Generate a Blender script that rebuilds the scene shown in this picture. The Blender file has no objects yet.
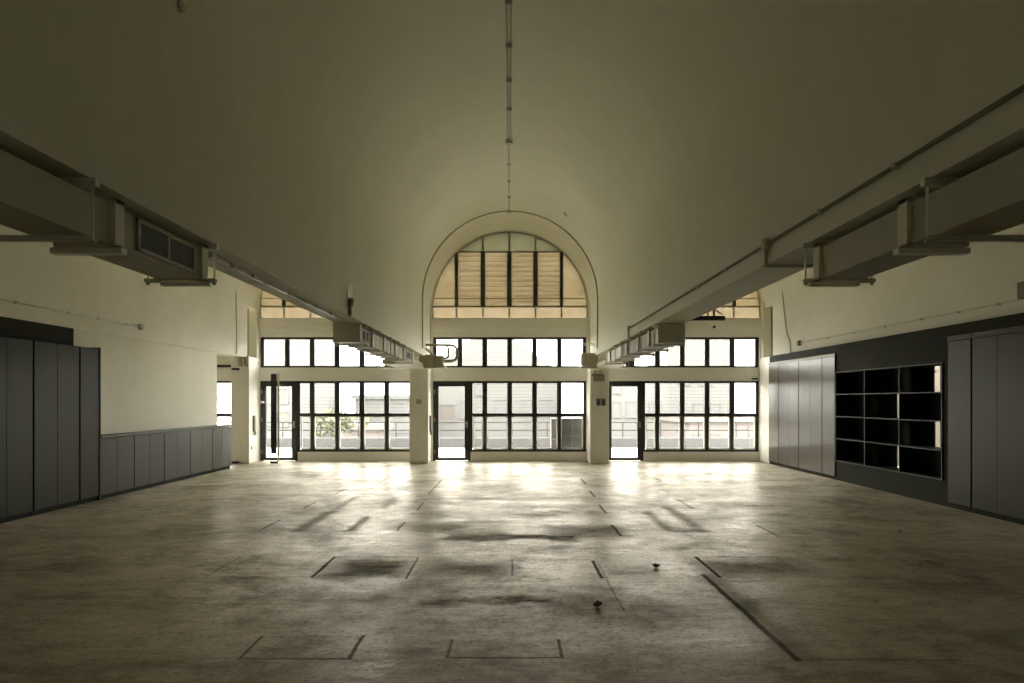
import bpy, bmesh, math, random
from mathutils import Vector, Matrix
random.seed(7)
C = bpy.context.scene.collection
PI = math.pi

# ------------------------------------------------------------------ helpers
class MB:
    """collects boxes, tubes and prisms in world coordinates; build() links them as ONE mesh object"""
    def __init__(self): self.bm = bmesh.new(); self.mi = 0
    def _f(self, vs):
        try:
            f = self.bm.faces.new(vs); f.material_index = self.mi; return f
        except ValueError: return None
    def box(self, x0, x1, y0, y1, z0, z1):
        if x1 < x0: x0, x1 = x1, x0
        if y1 < y0: y0, y1 = y1, y0
        if z1 < z0: z0, z1 = z1, z0
        v = [self.bm.verts.new(p) for p in ((x0,y0,z0),(x1,y0,z0),(x1,y1,z0),(x0,y1,z0),(x0,y0,z1),(x1,y0,z1),(x1,y1,z1),(x0,y1,z1))]
        for q in ((3,2,1,0),(4,5,6,7),(0,1,5,4),(1,2,6,5),(2,3,7,6),(3,0,4,7)): self._f([v[i] for i in q])
        return self
    def obox(self, c, sx, sy, sz, rot):
        M = Matrix.Translation(c) @ rot.to_4x4() if hasattr(rot, 'to_4x4') else Matrix.Translation(c)
        v = [self.bm.verts.new(M @ Vector((a*sx/2, b*sy/2, d*sz/2))) for d in (-1,1) for a,b in ((-1,-1),(1,-1),(1,1),(-1,1))]
        for q in ((3,2,1,0),(4,5,6,7),(0,1,5,4),(1,2,6,5),(2,3,7,6),(3,0,4,7)): self._f([v[i] for i in q])
        return self
    def tube(self, pts, r, n=8, cap=True):
        pts = [Vector(p) for p in pts]; rings = []
        up = None
        for i, p in enumerate(pts):
            t = (pts[min(i+1, len(pts)-1)] - pts[max(i-1, 0)]).normalized()
            if up is None:
                up = Vector((0,0,1)) if abs(t.z) < .9 else Vector((1,0,0))
            s = t.cross(up)
            if s.length < 1e-4: up = Vector((1,0,0)) if abs(t.x) < .9 else Vector((0,1,0)); s = t.cross(up)
            s.normalize(); u = s.cross(t).normalized(); up = u
            rr = r[i] if isinstance(r, (list, tuple)) else r
            rings.append([self.bm.verts.new(p + s*math.cos(2*PI*k/n)*rr + u*math.sin(2*PI*k/n)*rr) for k in range(n)])
        for a, b in zip(rings, rings[1:]):
            for k in range(n): self._f([a[k], a[(k+1)%n], b[(k+1)%n], b[k]])
        if cap: self._f(rings[0][::-1]); self._f(rings[-1])
        return self
    def ring(self, prof_in, prof_out, y0, y1):
        """solid between two open profiles (lists of (x,z)) extruded along y"""
        P = [[self.bm.verts.new((x,y,z)) for (x,z) in pr] for pr in (prof_in, prof_out) for y in (y0,y1)]
        i0,i1,o0,o1 = P
        for k in range(len(i0)-1):
            self._f([i0[k],i0[k+1],i1[k+1],i1[k]]); self._f([o0[k],o1[k],o1[k+1],o0[k+1]])
            self._f([i0[k],o0[k],o0[k+1],i0[k+1]]); self._f([i1[k],i1[k+1],o1[k+1],o1[k]])
        for k in (0,-1): self._f([i0[k],i1[k],o1[k],o0[k]])
        return self
    def prism(self, poly, y0, y1):
        a = [self.bm.verts.new((x,y0,z)) for x,z in poly]; b = [self.bm.verts.new((x,y1,z)) for x,z in poly]
        n = len(poly); self._f(a[::-1]); self._f(b)
        for k in range(n): self._f([a[k],a[(k+1)%n],b[(k+1)%n],b[k]])
        return self
    def build(self, name, mat, parent=None, bevel=0, smooth=False):
        bmesh.ops.recalc_face_normals(self.bm, faces=self.bm.faces[:])
        me = bpy.data.meshes.new(name)
        if parent is not None:
            self.bm.transform(Matrix.Translation(-ORG[parent.name]))
        else:
            # origin at the base centre of the geometry
            pass
        self.bm.to_mesh(me); self.bm.free()
        for m in (mat if isinstance(mat, (list,tuple)) else [mat]): me.materials.append(m)
        o = bpy.data.objects.new(name, me); C.objects.link(o)
        if smooth:
            for p in me.polygons: p.use_smooth = True
        if parent is not None: o.parent = parent; ORG[o.name] = ORG[parent.name]
        else: ORG[o.name] = Vector((0,0,0))
        if bevel:
            b = o.modifiers.new('bevel','BEVEL'); b.width = bevel; b.segments = 2; b.limit_method = 'ANGLE'; b.angle_limit = math.radians(50)
        return o
ORG = {}
def tag(o, label=None, cat=None, group=None, kind=None):
    if label: o['label'] = label
    if cat: o['category'] = cat
    if group: o['group'] = group
    if kind: o['kind'] = kind
    return o
def thing(name, loc, label, cat, group=None):
    o = bpy.data.objects.new(name, None); C.objects.link(o); o.location = loc; o.empty_display_size = .1
    ORG[o.name] = Vector(loc); tag(o, label, cat, group); return o
def struct_root(name, loc, label=None, cat=None):
    o = bpy.data.objects.new(name, None); C.objects.link(o); o.location = loc; ORG[o.name] = Vector(loc)
    tag(o, label, cat, None, 'structure'); return o
def arc(cx, cz, r, a0, a1, n): return [(cx + r*math.cos(a0+(a1-a0)*k/n), cz + r*math.sin(a0+(a1-a0)*k/n)) for k in range(n+1)]
def bend(pts, r=.06, n=5):
    """rounds the corners of a polyline"""
    pts = [Vector(p) for p in pts]; out = [pts[0]]
    for a,b,c in zip(pts, pts[1:], pts[2:]):
        d1 = (a-b); d2 = (c-b); rr = min(r, d1.length*.45, d2.length*.45)
        p = b + d1.normalized()*rr; q = b + d2.normalized()*rr
        for k in range(n+1):
            t = k/n; out.append(p*(1-t)**2 + b*2*t*(1-t) + q*t*t)
    out.append(pts[-1]); return out

# ------------------------------------------------------------------ materials
class NT:
    def __init__(self, name):
        self.m = bpy.data.materials.new(name); self.m.use_nodes = True
        self.t = self.m.node_tree; self.t.nodes.clear(); self.out = self.n('ShaderNodeOutputMaterial')
        self.tc = self.n('ShaderNodeTexCoord')
    def n(self, ty, **kw):
        x = self.t.nodes.new(ty)
        for k,v in kw.items(): setattr(x, k, v)
        return x
    def l(self, a, b): self.t.links.new(a, b)
    def val(self, sock, v):
        if hasattr(v, 'links'): self.l(v, sock)
        else: sock.default_value = v
    def math(self, op, a, b=0., clamp=False):
        x = self.n('ShaderNodeMath', operation=op, use_clamp=clamp); self.val(x.inputs[0], a); self.val(x.inputs[1], b); return x.outputs[0]
    def noise(self, scale, detail=4, rough=.55, stretch=(1,1,1), src='Object', off=(0,0,0)):
        mp = self.n('ShaderNodeMapping'); mp.inputs['Scale'].default_value = stretch; mp.inputs['Location'].default_value = off
        self.l(self.tc.outputs[src], mp.inputs[0])
        x = self.n('ShaderNodeTexNoise'); x.inputs['Scale'].default_value = scale; x.inputs['Detail'].default_value = detail; x.inputs['Roughness'].default_value = rough
        self.l(mp.outputs[0], x.inputs['Vector']); return x.outputs['Fac']
    def ramp(self, fac, a, b, p0=0., p1=1.):
        x = self.n('ShaderNodeValToRGB'); x.color_ramp.elements[0].position = p0; x.color_ramp.elements[1].position = p1
        x.color_ramp.elements[0].color = (*a,1) if len(a)==3 else a; x.color_ramp.elements[1].color = (*b,1) if len(b)==3 else b
        self.l(fac, x.inputs[0]); return x.outputs[0]
    def mix(self, fac, a, b, mode='MIX'):
        x = self.n('ShaderNodeMix', data_type='RGBA', blend_type=mode)
        self.val(x.inputs[0], fac)
        for s,v in ((x.inputs[6],a),(x.inputs[7],b)):
            if hasattr(v,'links'): self.l(v,s)
            else: s.default_value = (*v,1)
        return x.outputs[2]
    def mr(self, v, a, b, c, d):
        x = self.n('ShaderNodeMapRange'); self.l(v, x.inputs[0])
        for i,k in enumerate((a,b,c,d)): x.inputs[i+1].default_value = k
        return x.outputs[0]
    def bsdf(self, color, rough=.5, metal=0., spec=.5, bump=None, bump_s=.2, bump_d=.01, coat=0.):
        p = self.n('ShaderNodeBsdfPrincipled')
        if hasattr(color,'links'): self.l(color, p.inputs['Base Color'])
        else: p.inputs['Base Color'].default_value = (*color,1)
        self.val(p.inputs['Roughness'], rough); p.inputs['Metallic'].default_value = metal; p.inputs['Specular IOR Level'].default_value = spec
        p.inputs['Coat Weight'].default_value = coat; p.inputs['Coat Roughness'].default_value = .2
        if bump is not None:
            b = self.n('ShaderNodeBump'); b.inputs['Strength'].default_value = bump_s; b.inputs['Distance'].default_value = bump_d
            self.l(bump, b.inputs['Height']); self.l(b.outputs[0], p.inputs['Normal'])
        self.l(p.outputs[0], self.out.inputs[0]); return p

def plaster(name, c, var=.08, stretch=(1,1,1), rough=.75, bs=.25):
    t = NT(name); n1 = t.noise(1.1, 5, .6, stretch); n2 = t.noise(34, 3, .6); n3 = t.noise(5, 6, .65, stretch, off=(3,1,7))
    col = t.mix(t.mr(n1,.3,.7,0,1), tuple(x*(1-var) for x in c), c)
    col = t.mix(t.mr(n3,.45,.75,0,.35), col, tuple(x*(1-2*var) for x in c))
    h = t.math('ADD', t.math('MULTIPLY', n3, 2.), t.math('MULTIPLY', n2, .5))
    t.bsdf(col, rough, bump=h, bump_s=bs, bump_d=.012, spec=.3); return t.m
def flat(name, c, rough=.5, metal=0., spec=.5, var=.06, scale=6, stretch=(1,1,1), bump=.05):
    t = NT(name); n1 = t.noise(scale, 5, .6, stretch)
    col = t.mix(n1, tuple(max(0,x*(1-2*var)) for x in c), tuple(x*(1+2*var) for x in c))
    t.bsdf(col, t.mr(n1,.3,.7,max(rough-.06,0),rough+.06), metal, spec, bump=n1, bump_s=bump, bump_d=.004); return t.m
def laminate(name, c, rough=.33, spec=.17, tint=(1,.99,.70)):
    t = NT(name); n1 = t.noise(3, 6, .7, (30,30,.9)); n2 = t.noise(1.2, 3, .5)
    col = t.mix(n1, tuple(x*.75 for x in c), tuple(x*1.25 for x in c))
    t.bsdf(col, rough, 0, spec, bump=n1, bump_s=.06, bump_d=.003).inputs['Specular Tint'].default_value = (*tint,1); return t.m

WALL = (.83,.81,.69)
M = {}
M['wall'] = plaster('cream_plaster', WALL)
M['wall_far'] = plaster('window_wall_paint', (.92,.89,.81), .03)
M['vault'] = plaster('vault_plaster', (.795,.785,.635), .07, (.6,.9,.6), bs=.22)
M['duct'] = flat('duct_paint', (.50,.48,.37), .6, 0, .12)
M['gal'] = flat('painted_steel', (.52,.51,.42), .5, 0, .2)
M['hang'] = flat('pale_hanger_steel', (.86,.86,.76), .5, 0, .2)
M['flange'] = flat('pale_flange_paint', (.74,.72,.58), .5, 0, .2)
M['conduit'] = flat('conduit_paint', (.40,.37,.27), .5, 0, .4)
M['ringpipe'] = flat('ring_conduit_paint', (.55,.50,.36), .6, 0, .2)
M['dkpipe'] = flat('dull_conduit', (.25,.24,.17), .7, 0, .05)
M['bricktone'] = flat('pinkish_brick', (.105,.092,.08), .8)
M['darkgap'] = flat('dark_rubber', (.03,.03,.026), .8)
M['frame'] = flat('dark_window_metal', (.032,.036,.03), .45, .0, .5)
M['lam'] = laminate('charcoal_laminate', (.030,.030,.020), .42)
M['lam_dark'] = laminate('dark_charcoal_laminate', (.019,.019,.012), .42, .11)
M['lam2'] = laminate('satin_laminate', (.085,.075,.058), .30, .4, (1,.92,.82))
M['panel'] = flat('charcoal_panel_paint', (.030,.029,.018), .7, spec=.06)
M['black'] = flat('black_board', (.009,.009,.008), .7, spec=.1)
M['edge'] = flat('grey_edge_band', (.10,.098,.08), .5, spec=.15)
M['blackmetal'] = flat('black_metal', (.012,.013,.011), .4)
M['greyplate'] = flat('grey_plate', (.16,.155,.13), .5)
M['whitebox'] = flat('off_white_plastic', (.62,.58,.47), .4)
M['brownstain'] = flat('brown_fitting', (.22,.14,.07), .6)
M['leaf'] = flat('dry_leaf', (.20,.13,.055), .7)
M['paper'] = flat('paper_scrap', (.7,.68,.6), .7)

def glass(name, tint=(.97,.975,.97), wire=False):
    t = NT(name); tr = t.n('ShaderNodeBsdfTransparent'); gl = t.n('ShaderNodeBsdfGlossy'); gl.inputs['Roughness'].default_value = .02
    tr.inputs[0].default_value = (*tint,1)
    if wire:
        sx = t.n('ShaderNodeSeparateXYZ'); t.l(t.tc.outputs['Object'], sx.inputs[0])
        def ln(v, pitch, w):
            f = t.math('FRACT', t.math('MULTIPLY', v, 1/pitch)); return t.math('LESS_THAN', f, w/pitch)
        k = t.math('MAXIMUM', t.math('MULTIPLY', ln(sx.outputs[2], .09, .012), .28), t.math('MULTIPLY', ln(sx.outputs[0], .11, .006), .1))
        t.l(t.mix(k, tint, (.35,.35,.33)), tr.inputs[0])
    fr = t.n('ShaderNodeFresnel'); fr.inputs[0].default_value = 1.45
    mx = t.n('ShaderNodeMixShader'); t.l(t.math('MULTIPLY', fr.outputs[0], .8), mx.inputs[0]); t.l(tr.outputs[0], mx.inputs[1]); t.l(gl.outputs[0], mx.inputs[2])
    t.l(mx.outputs[0], t.out.inputs[0]); return t.m
M['glass'] = glass('clear_glass')
M['wired'] = glass('wired_glass', wire=True)
def film(name, c, streak=(.4,1,5), amount=.55):
    t = NT(name); n1 = t.noise(2.2, 5, .65, streak); n2 = t.noise(1.3, 4, .6, off=(5,2,1))
    col = t.mix(t.mr(n1,.35,.7,0,amount), c, (c[0]*.72,c[1]*.60,c[2]*.40))
    col = t.mix(t.mr(n2,.45,.75,0,.5), col, (c[0]*1.15,c[1]*1.1,c[2]*1.0))
    tl = t.n('ShaderNodeBsdfTranslucent'); df = t.n('ShaderNodeBsdfDiffuse'); t.l(col, tl.inputs[0]); t.l(col, df.inputs[0])
    mx = t.n('ShaderNodeMixShader'); mx.inputs[0].default_value = .25; t.l(tl.outputs[0], mx.inputs[1]); t.l(df.outputs[0], mx.inputs[2])
    t.l(mx.outputs[0], t.out.inputs[0]); return t.m
FK = .275
M['film'] = film('yellowed_film', (1.0*FK,.91*FK,.70*FK), (1,1,1.6), .5)
M['film_low'] = film('yellowed_film_pale', (1.12*FK,1.02*FK,.84*FK), (1,1,2), .4)
M['film_top'] = film('greenish_film', (.72*FK,.71*FK,.55*FK), (1,1,1), .3)
M['louvre'] = film('cream_louvre', (1.0*FK,.92*FK,.73*FK), (.5,1,9), .8)

# ---- floor: worn sealed concrete with the cut outlines of its hatches
def fl(px, py):
    Y = 683*1.6/(py-401.); return ((px-510.)*Y/683, Y)
def floor_mat():
    t = NT('worn_concrete')
    warp = t.n('ShaderNodeTexNoise'); warp.inputs['Scale'].default_value = 2.2; warp.inputs['Detail'].default_value = 5
    t.l(t.tc.outputs['Object'], warp.inputs['Vector'])
    wv = t.n('ShaderNodeVectorMath', operation='SUBTRACT'); t.l(warp.outputs['Color'], wv.inputs[0]); wv.inputs[1].default_value = (.5,.5,.5)
    def warped(a):
        s = t.n('ShaderNodeVectorMath', operation='SCALE'); t.l(wv.outputs[0], s.inputs[0]); s.inputs['Scale'].default_value = a
        q = t.n('ShaderNodeVectorMath', operation='ADD'); t.l(t.tc.outputs['Object'], q.inputs[0]); t.l(s.outputs[0], q.inputs[1]); return q.outputs[0]
    P1, P2 = warped(.03), warped(.6)
    # the running mask rides in the third component, so the rectangles are evaluated one after another
    class Acc:
        def __init__(self, P):
            self.s = t.n('ShaderNodeSeparateXYZ'); t.l(P, self.s.inputs[0]); self.acc = None
        def add(self, x0, x1, y0, y1, soft, k):
            c = t.n('ShaderNodeCombineXYZ'); t.l(self.s.outputs[0], c.inputs[0]); t.l(self.s.outputs[1], c.inputs[1])
            if self.acc is not None: t.l(self.acc, c.inputs[2])
            a = t.n('ShaderNodeVectorMath', operation='SUBTRACT'); t.l(c.outputs[0], a.inputs[0]); a.inputs[1].default_value = ((x0+x1)/2,(y0+y1)/2,0)
            b = t.n('ShaderNodeVectorMath', operation='ABSOLUTE'); t.l(a.outputs[0], b.inputs[0])
            d = t.n('ShaderNodeVectorMath', operation='SUBTRACT'); t.l(b.outputs[0], d.inputs[0]); d.inputs[1].default_value = (abs(x1-x0)/2, abs(y1-y0)/2, 0)
            q = t.n('ShaderNodeSeparateXYZ'); t.l(d.outputs[0], q.inputs[0])
            m = t.mr(t.math('MAXIMUM', q.outputs[0], q.outputs[1]), -soft, soft, k, 0)
            self.acc = t.math('MAXIMUM', m, q.outputs[2])
    A1, A2, A3 = Acc(P1), Acc(P1), Acc(P2)
    # cut lines: (pixel a, pixel b on the floor, half width, darkness)
    L = [((312,577),(335,557),.022,.9),((335,557),(415,557),.016,.7),((410,579),(415,557),.016,.8),((312,578),(405,578),.010,.35),
         ((241,659),(259,637),.016,.7),((241,659),(347,659),.012,.7),((347,659),(364,636),.016,.7),((259,637),(364,637),.006,.25),
         ((446,658),(453,640),.014,.6),((446,658),(562,658),.012,.7),((562,658),(558,640),.014,.7),
         ((150,556),(240,556),.012,.4),((208,576),(240,557),.012,.5),
         ((512,560),(593,560),.012,.6),((593,561),(601,578),.026,.9),((511,576),(513,560),.014,.6),
         ((697,557),(778,557),.016,.7),((697,557),(718,577),.028,.95),((700,575),(803,660),.035,.8),((803,660),(960,660),.010,.6),((778,557),(795,570),.012,.4),
         ((756,525),(780,537),.018,.7),((780,537),(832,537),.010,.6),((756,525),(824,525),.012,.35),
         ((396,531),(406,522),.020,.8),((396,531),(462,531),.014,.6),((406,522),(460,522),.012,.4),
         ((612,525),(621,536),.026,.9),((560,536),(621,536),.014,.5),((560,525),(612,525),.014,.5),
         ((600,505),(605,513),.026,.85),((560,513),(605,513),.014,.6),((560,505),(600,505),.014,.4),
         ((590,491),(595,497),.026,.85),((550,497),(595,497),.014,.6),((582,479),(585,484),.03,.8),((560,484),(585,484),.016,.5),
         ((618,472),(637,483),.02,.45),((612,483),(637,483),.018,.4),((655,478),(662,482),.026,.6),
         ((415,510),(425,503),.022,.7),((425,503),(460,503),.016,.5),((430,494),(440,480),.026,.6),((430,494),(455,494),.012,.4),
         ((299,531),(348,531),.012,.7),((335,494),(345,489),.022,.7),((303,508),(316,502),.022,.75),((262,529),(280,520),.020,.8),((205,529),(262,529),.012,.4),
         ((368,489),(392,476),.020,.5),((370,489),(405,489),.016,.4),((356,497),(395,497),.02,.5),((330,511),(380,511),.016,.35),
         ((668,531),(703,531),.03,.55),((585,562),(640,612),.014,.4),((678,498),(690,509),.022,.6),((690,509),(720,509),.016,.35),((675,490),(720,490),.02,.35)]
    for (a,b,w,k) in L:
        (xa,ya),(xb,yb) = fl(*a), fl(*b)
        if abs(xa-xb) < abs(ya-yb): xa = xb = (xa+xb)/2
        else: ya = yb = (ya+yb)/2
        w *= .7
        A1.add(min(xa,xb)-w, max(xa,xb)+w, min(ya,yb)-w, max(ya,yb)+w, .008, k)
    # broad worn bands and stained patches: (pixel a, pixel b, half width or 0 for a filled patch, darkness, softness)
    S = [((299,531),(327,513),.08,.5,.05),((327,513),(358,497),.05,.4,.05),((346,531),(371,517),.05,.5,.04),((382,508),(395,498),.07,.4,.06),
         ((648,512),(667,530),.06,.45,.05),((668,508),(703,531),.08,.5,.06),((715,575),(803,660),.09,.45,.07),
         ((444,540),(575,534),0,.75,.07),((425,602),(548,597),0,.8,.07),((395,531),(465,523),0,.45,.15),((548,536),(618,526),0,.55,.15),((450,536),(500,531),0,.45,.2),
         ((330,578),(405,560),0,.75,.15),((710,576),(790,559),0,.6,.2),((500,493),(512,486),0,.6,.3),((520,516),(548,514),0,.55,.2),((470,500),(560,498),0,.35,.2),
         ((480,477),(512,476),0,.4,.4),((485,486),(515,485),0,.5,.3),((675,490),(735,494),0,.3,.4),((720,503),(760,508),0,.4,.3),((253,489),(285,490),0,.4,.4),
         ((505,577),(432,562),0,.6,.2),((560,616),(600,596),0,.5,.2),((600,628),(650,612),0,.4,.25),((340,622),(400,600),0,.35,.3),((110,537),(190,530),0,.25,.4),((440,515),(560,512),0,.18,.4),((640,575),(615,562),0,.25,.2),((400,560),(470,590),0,.2,.4)]
    for (a,b,w,k,soft) in S:
        (xa,ya),(xb,yb) = fl(*a), fl(*b)
        if w:
            if abs(xa-xb) < abs(ya-yb): xa = xb = (xa+xb)/2
            else: ya = yb = (ya+yb)/2
        (A2 if w else A3).add(min(xa,xb)-w, max(xa,xb)+w, min(ya,yb)-w, max(ya,yb)+w, soft, k)
    lines = A1.acc; stains = t.math('MAXIMUM', A2.acc, A3.acc)
    n1 = t.noise(.55, 6, .62); n2 = t.noise(3.5, 7, .7); n3 = t.noise(26, 5, .7); n4 = t.noise(1.5, 6, .7, (.35,1.6,1), off=(4,9,0)); n5 = t.noise(120, 2, .5)
    n6 = t.noise(7, 8, .75, (.5,1.4,1), off=(2,7,1)); n7 = t.noise(1.1, 7, .7, off=(8,3,2)); n8 = t.noise(60, 4, .65, (1,.5,1), off=(1,1,4))
    base = t.mix(t.mr(n1,.38,.62,0,1), (.225,.193,.148), (.39,.335,.275))
    base = t.mix(t.mr(n7,.50,.66,0,.75), base, (.115,.107,.075))
    base = t.mix(t.mr(n2,.48,.66,0,.6), base, (.13,.12,.085))
    base = t.mix(t.mr(n6,.50,.64,0,.40), base, (.40,.365,.30))
    base = t.mix(t.mr(n4,.54,.70,0,.55), base, (.12,.112,.08))
    base = t.mix(t.mr(n3,.53,.66,0,.6), base, (.10,.09,.065))
    base = t.mix(t.mr(n8,.58,.70,0,.35), base, (.45,.41,.34))
    base = t.mix(t.mr(n5,.60,.70,0,.45), base, (.08,.075,.05))
    grime = t.math('MULTIPLY', t.math('MULTIPLY', t.mr(n6,.36,.6,.6,1.35), t.mr(n7,.38,.62,1.35,.65)), t.mr(n3,.42,.62,1.2,.65))
    sm = t.math('MULTIPLY', stains, t.mr(n6,.36,.58,.45,1.2), True)
    base = t.mix(t.math('MULTIPLY', sm, .95), base, (.062,.058,.04))
    base = t.mix(t.math('MULTIPLY', lines, .9, True), base, (.02,.019,.014))
    rough = t.math('ADD', t.mr(n2,.3,.7,.25,.40), t.mr(n1,.35,.65,-.02,.06))
    rough = t.math('ADD', rough, t.math('MULTIPLY', t.math('MAXIMUM', sm, lines), .30))
    dk = t.n('ShaderNodeMix', data_type='RGBA', blend_type='MULTIPLY'); dk.inputs[0].default_value = 1; t.l(base, dk.inputs[6]); dk.inputs[7].default_value = (1.32,1.36,1.27,1); base = dk.outputs[2]
    h = t.math('ADD', t.math('MULTIPLY', n2, .6), t.math('ADD', t.math('MULTIPLY', n3, .25), t.math('MULTIPLY', lines, -.5)))
    b = t.n('ShaderNodeBump'); b.inputs['Strength'].default_value = .5; b.inputs['Distance'].default_value = .015; t.l(h, b.inputs['Height'])
    df = t.n('ShaderNodeBsdfDiffuse'); t.l(base, df.inputs[0]); gl = t.n('ShaderNodeBsdfGlossy'); t.l(rough, gl.inputs['Roughness'])
    gl.inputs[0].default_value = (1,.935,.865,1)
    for q in (df, gl): t.l(b.outputs[0], q.inputs['Normal'])
    fr = t.n('ShaderNodeFresnel'); fr.inputs[0].default_value = 1.45
    seal = t.math('MULTIPLY', t.math('MULTIPLY', grime, t.math('MINIMUM', t.math('MULTIPLY', fr.outputs[0], .62), .165)), t.math('SUBTRACT', t.mr(n4,.3,.75,1.15,.55), t.math('MAXIMUM', t.math('MULTIPLY', sm, .8), t.math('MULTIPLY', lines, .7))))
    mx = t.n('ShaderNodeMixShader'); t.l(seal, mx.inputs[0]); t.l(df.outputs[0], mx.inputs[1]); t.l(gl.outputs[0], mx.inputs[2]); t.l(mx.outputs[0], t.out.inputs[0])
    return t.m
M['floor'] = floor_mat()

# ------------------------------------------------------------------ setting
R = 2.107; ZC = 4.05; SP = 4.61; YF = 18.2; YB = -4.0; ZB = 2.72
MB().box(-11.8,9.2,YB-.2,YF+.25,-.2,0).build('floor', M['floor'])['kind'] = 'structure'

def vault(cx, x_in=None):
    pin = [(cx+R, ZC)] + arc(cx,ZC,R,0,PI,64)[1:-1] + [(cx-R, ZC)]
    pout = [(cx+R+.19, ZC)] + arc(cx,ZC,R+.19,0,PI,64)[1:-1] + [(cx-R-.19, ZC)]
    o = MB().ring(pin, pout, YB, YF).build('ceiling', M['vault'], smooth=False); o['kind'] = 'structure'
    for p in o.data.polygons: p.use_smooth = abs(p.normal.y) < .5 and math.hypot(p.center.x-cx, p.center.z-ZC) < R+.03
    fs = {}
    for p in o.data.polygons:
        for e in p.edge_keys: fs.setdefault(e, []).append(p.use_smooth)
    for e in o.data.edges:
        if not all(fs[e.key]): e.use_edge_sharp = True
    return o
for cx in (0, -SP, SP): vault(cx)
for s in (-1, 1):
    o = MB().box(s*R, s*(SP-R), YB, YF, ZB, ZC+.03).build('beam', M['vault']); o['kind'] = 'structure'
    # spandrel fill above the beam, between the vault shells
# side walls
XW = 6.72
o = MB().box(-XW,-XW-.4,YB,17.47,ZB,ZC+.1).box(-XW-.06,-XW-.3,YB,15.8,0,ZB+.01).build('wall_left', M['wall']); o['kind'] = 'structure'
o = MB().box(XW,XW+.4,YB,17.47,ZB-.02,ZC+.1).box(XW+.34,XW+.5,17.46,YF+.01,0,ZC+.3).box(XW+.1,XW+.5,17.3,YF+.01,ZC+.1,ZC+.3).build('wall_right', M['wall']); o['kind'] = 'structure'
o = MB().box(-11.8,9.2,YB-.2,YB,-.1,7).build('wall_back', M['wall']); o['kind'] = 'structure'
# charcoal panelling on the right wall with a hole for the shelving
XP = 6.62
SY0,SY1,SZ0,SZ1 = 10.43,13.86,.38,2.19
m = MB()
m.box(XP,XP+.10,SY1,17.43,0,ZB+.02).box(XP,XP+.10,YB,SY0,0,ZB+.02).box(XP,XP+.10,SY0,SY1,0,SZ0).box(XP,XP+.10,SY0,SY1,SZ1,ZB+.02)
o = m.build('wall_panelling', M['panel']); o['kind'] = 'structure'
m = MB(); X2 = XP+.52
m.box(X2,X2+.1,SY1,17.43,0,ZB).box(X2,X2+.1,YB,SY0,0,ZB).box(X2,X2+.1,SY0,SY1,0,SZ0).box(X2,X2+.1,SY0,SY1,SZ1,ZB).box(XP+.1,X2,SY0-.1,SY0-.02,0,ZB-.03).box(XP+.1,X2,SY1+.02,SY1+.1,0,ZB-.03)
m.box(XP+.1,X2,SY0-.1,SY1+.1,ZB-.04,ZB-.02)
o = m.build('wall_outer', M['wall']); o['kind'] = 'structure'
o = MB().box(9.0,9.2,8,17,0,4).build('wall_neighbour', M['bricktone']); o['kind'] = 'structure'
# next room on the left, seen through the gap beside the pier
m = MB().box(-11.8,-11.6,9,YF,0,3.95).box(-11.8,-XW-.3,8.8,9,0,3.95).box(-11.8,-XW-.35,8.8,YF,3.9,4.05).box(-XW-.45,-XW-.12,17.3,YF+.01,ZC+.06,ZC+.26)
o = m.build('wall_annex', M['wall']); o['kind'] = 'structure'

# piers and columns
def column(name, x0, x1): 
    o = MB().box(x0,x1,17.46,YF+.01,0,ZB+.02).build(name, M['wall_far'], bevel=.012); o['kind'] = 'structure'
column('column_1', -2.57,-2.09); column('column_2', 2.05,2.535); column('column_3', -7.14,-6.67); column('column_4', 6.65,7.05)
# thin pilaster boxings beside every arch
k = 0
for cx in (-SP,0,SP):
    for s in (-1,1):
        k += 1; xa = cx + s*2.075
        o = MB().box(xa, xa+s*.20, 18.02, YF+.01, ZB, 4.22).build('trim_%d'%k, M['wall'], bevel=.006); o['kind'] = 'structure'

# far wall with openings
Z_SILL,Z_LW1,Z_UW0,Z_UW1,Z_AR = .245,2.133,2.493,3.305,3.813
WX0,WX1 = -2.05,2.03
DOOR_W = 1.0
m = MB(); Y0,Y1 = YF,YF+.22
bays = (-2*SP,-SP,0,SP)
for i,cx in enumerate(bays):
    a,b = cx+WX0, cx+WX1
    door = (i > 0)
    m.box(a + (DOOR_W if door else 0), b, Y0,Y1, 0, Z_SILL)
    m.box(a,b,Y0,Y1,Z_LW1,Z_UW0 if door else Z_AR)
    m.box(a,b,Y0,Y1,Z_UW1,Z_AR)
    # wall between this bay and the next on its left
    left = -11.8 if i == 0 else bays[i-1]+WX1
    m.box(left, a, Y0, Y1, 0, Z_AR)
    if i == 3: m.box(b, 9.2, Y0,Y1,0,Z_AR)
    if i == 0: m.box(-11.8, cx+2.12, Y0,Y1,Z_AR,7)
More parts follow.
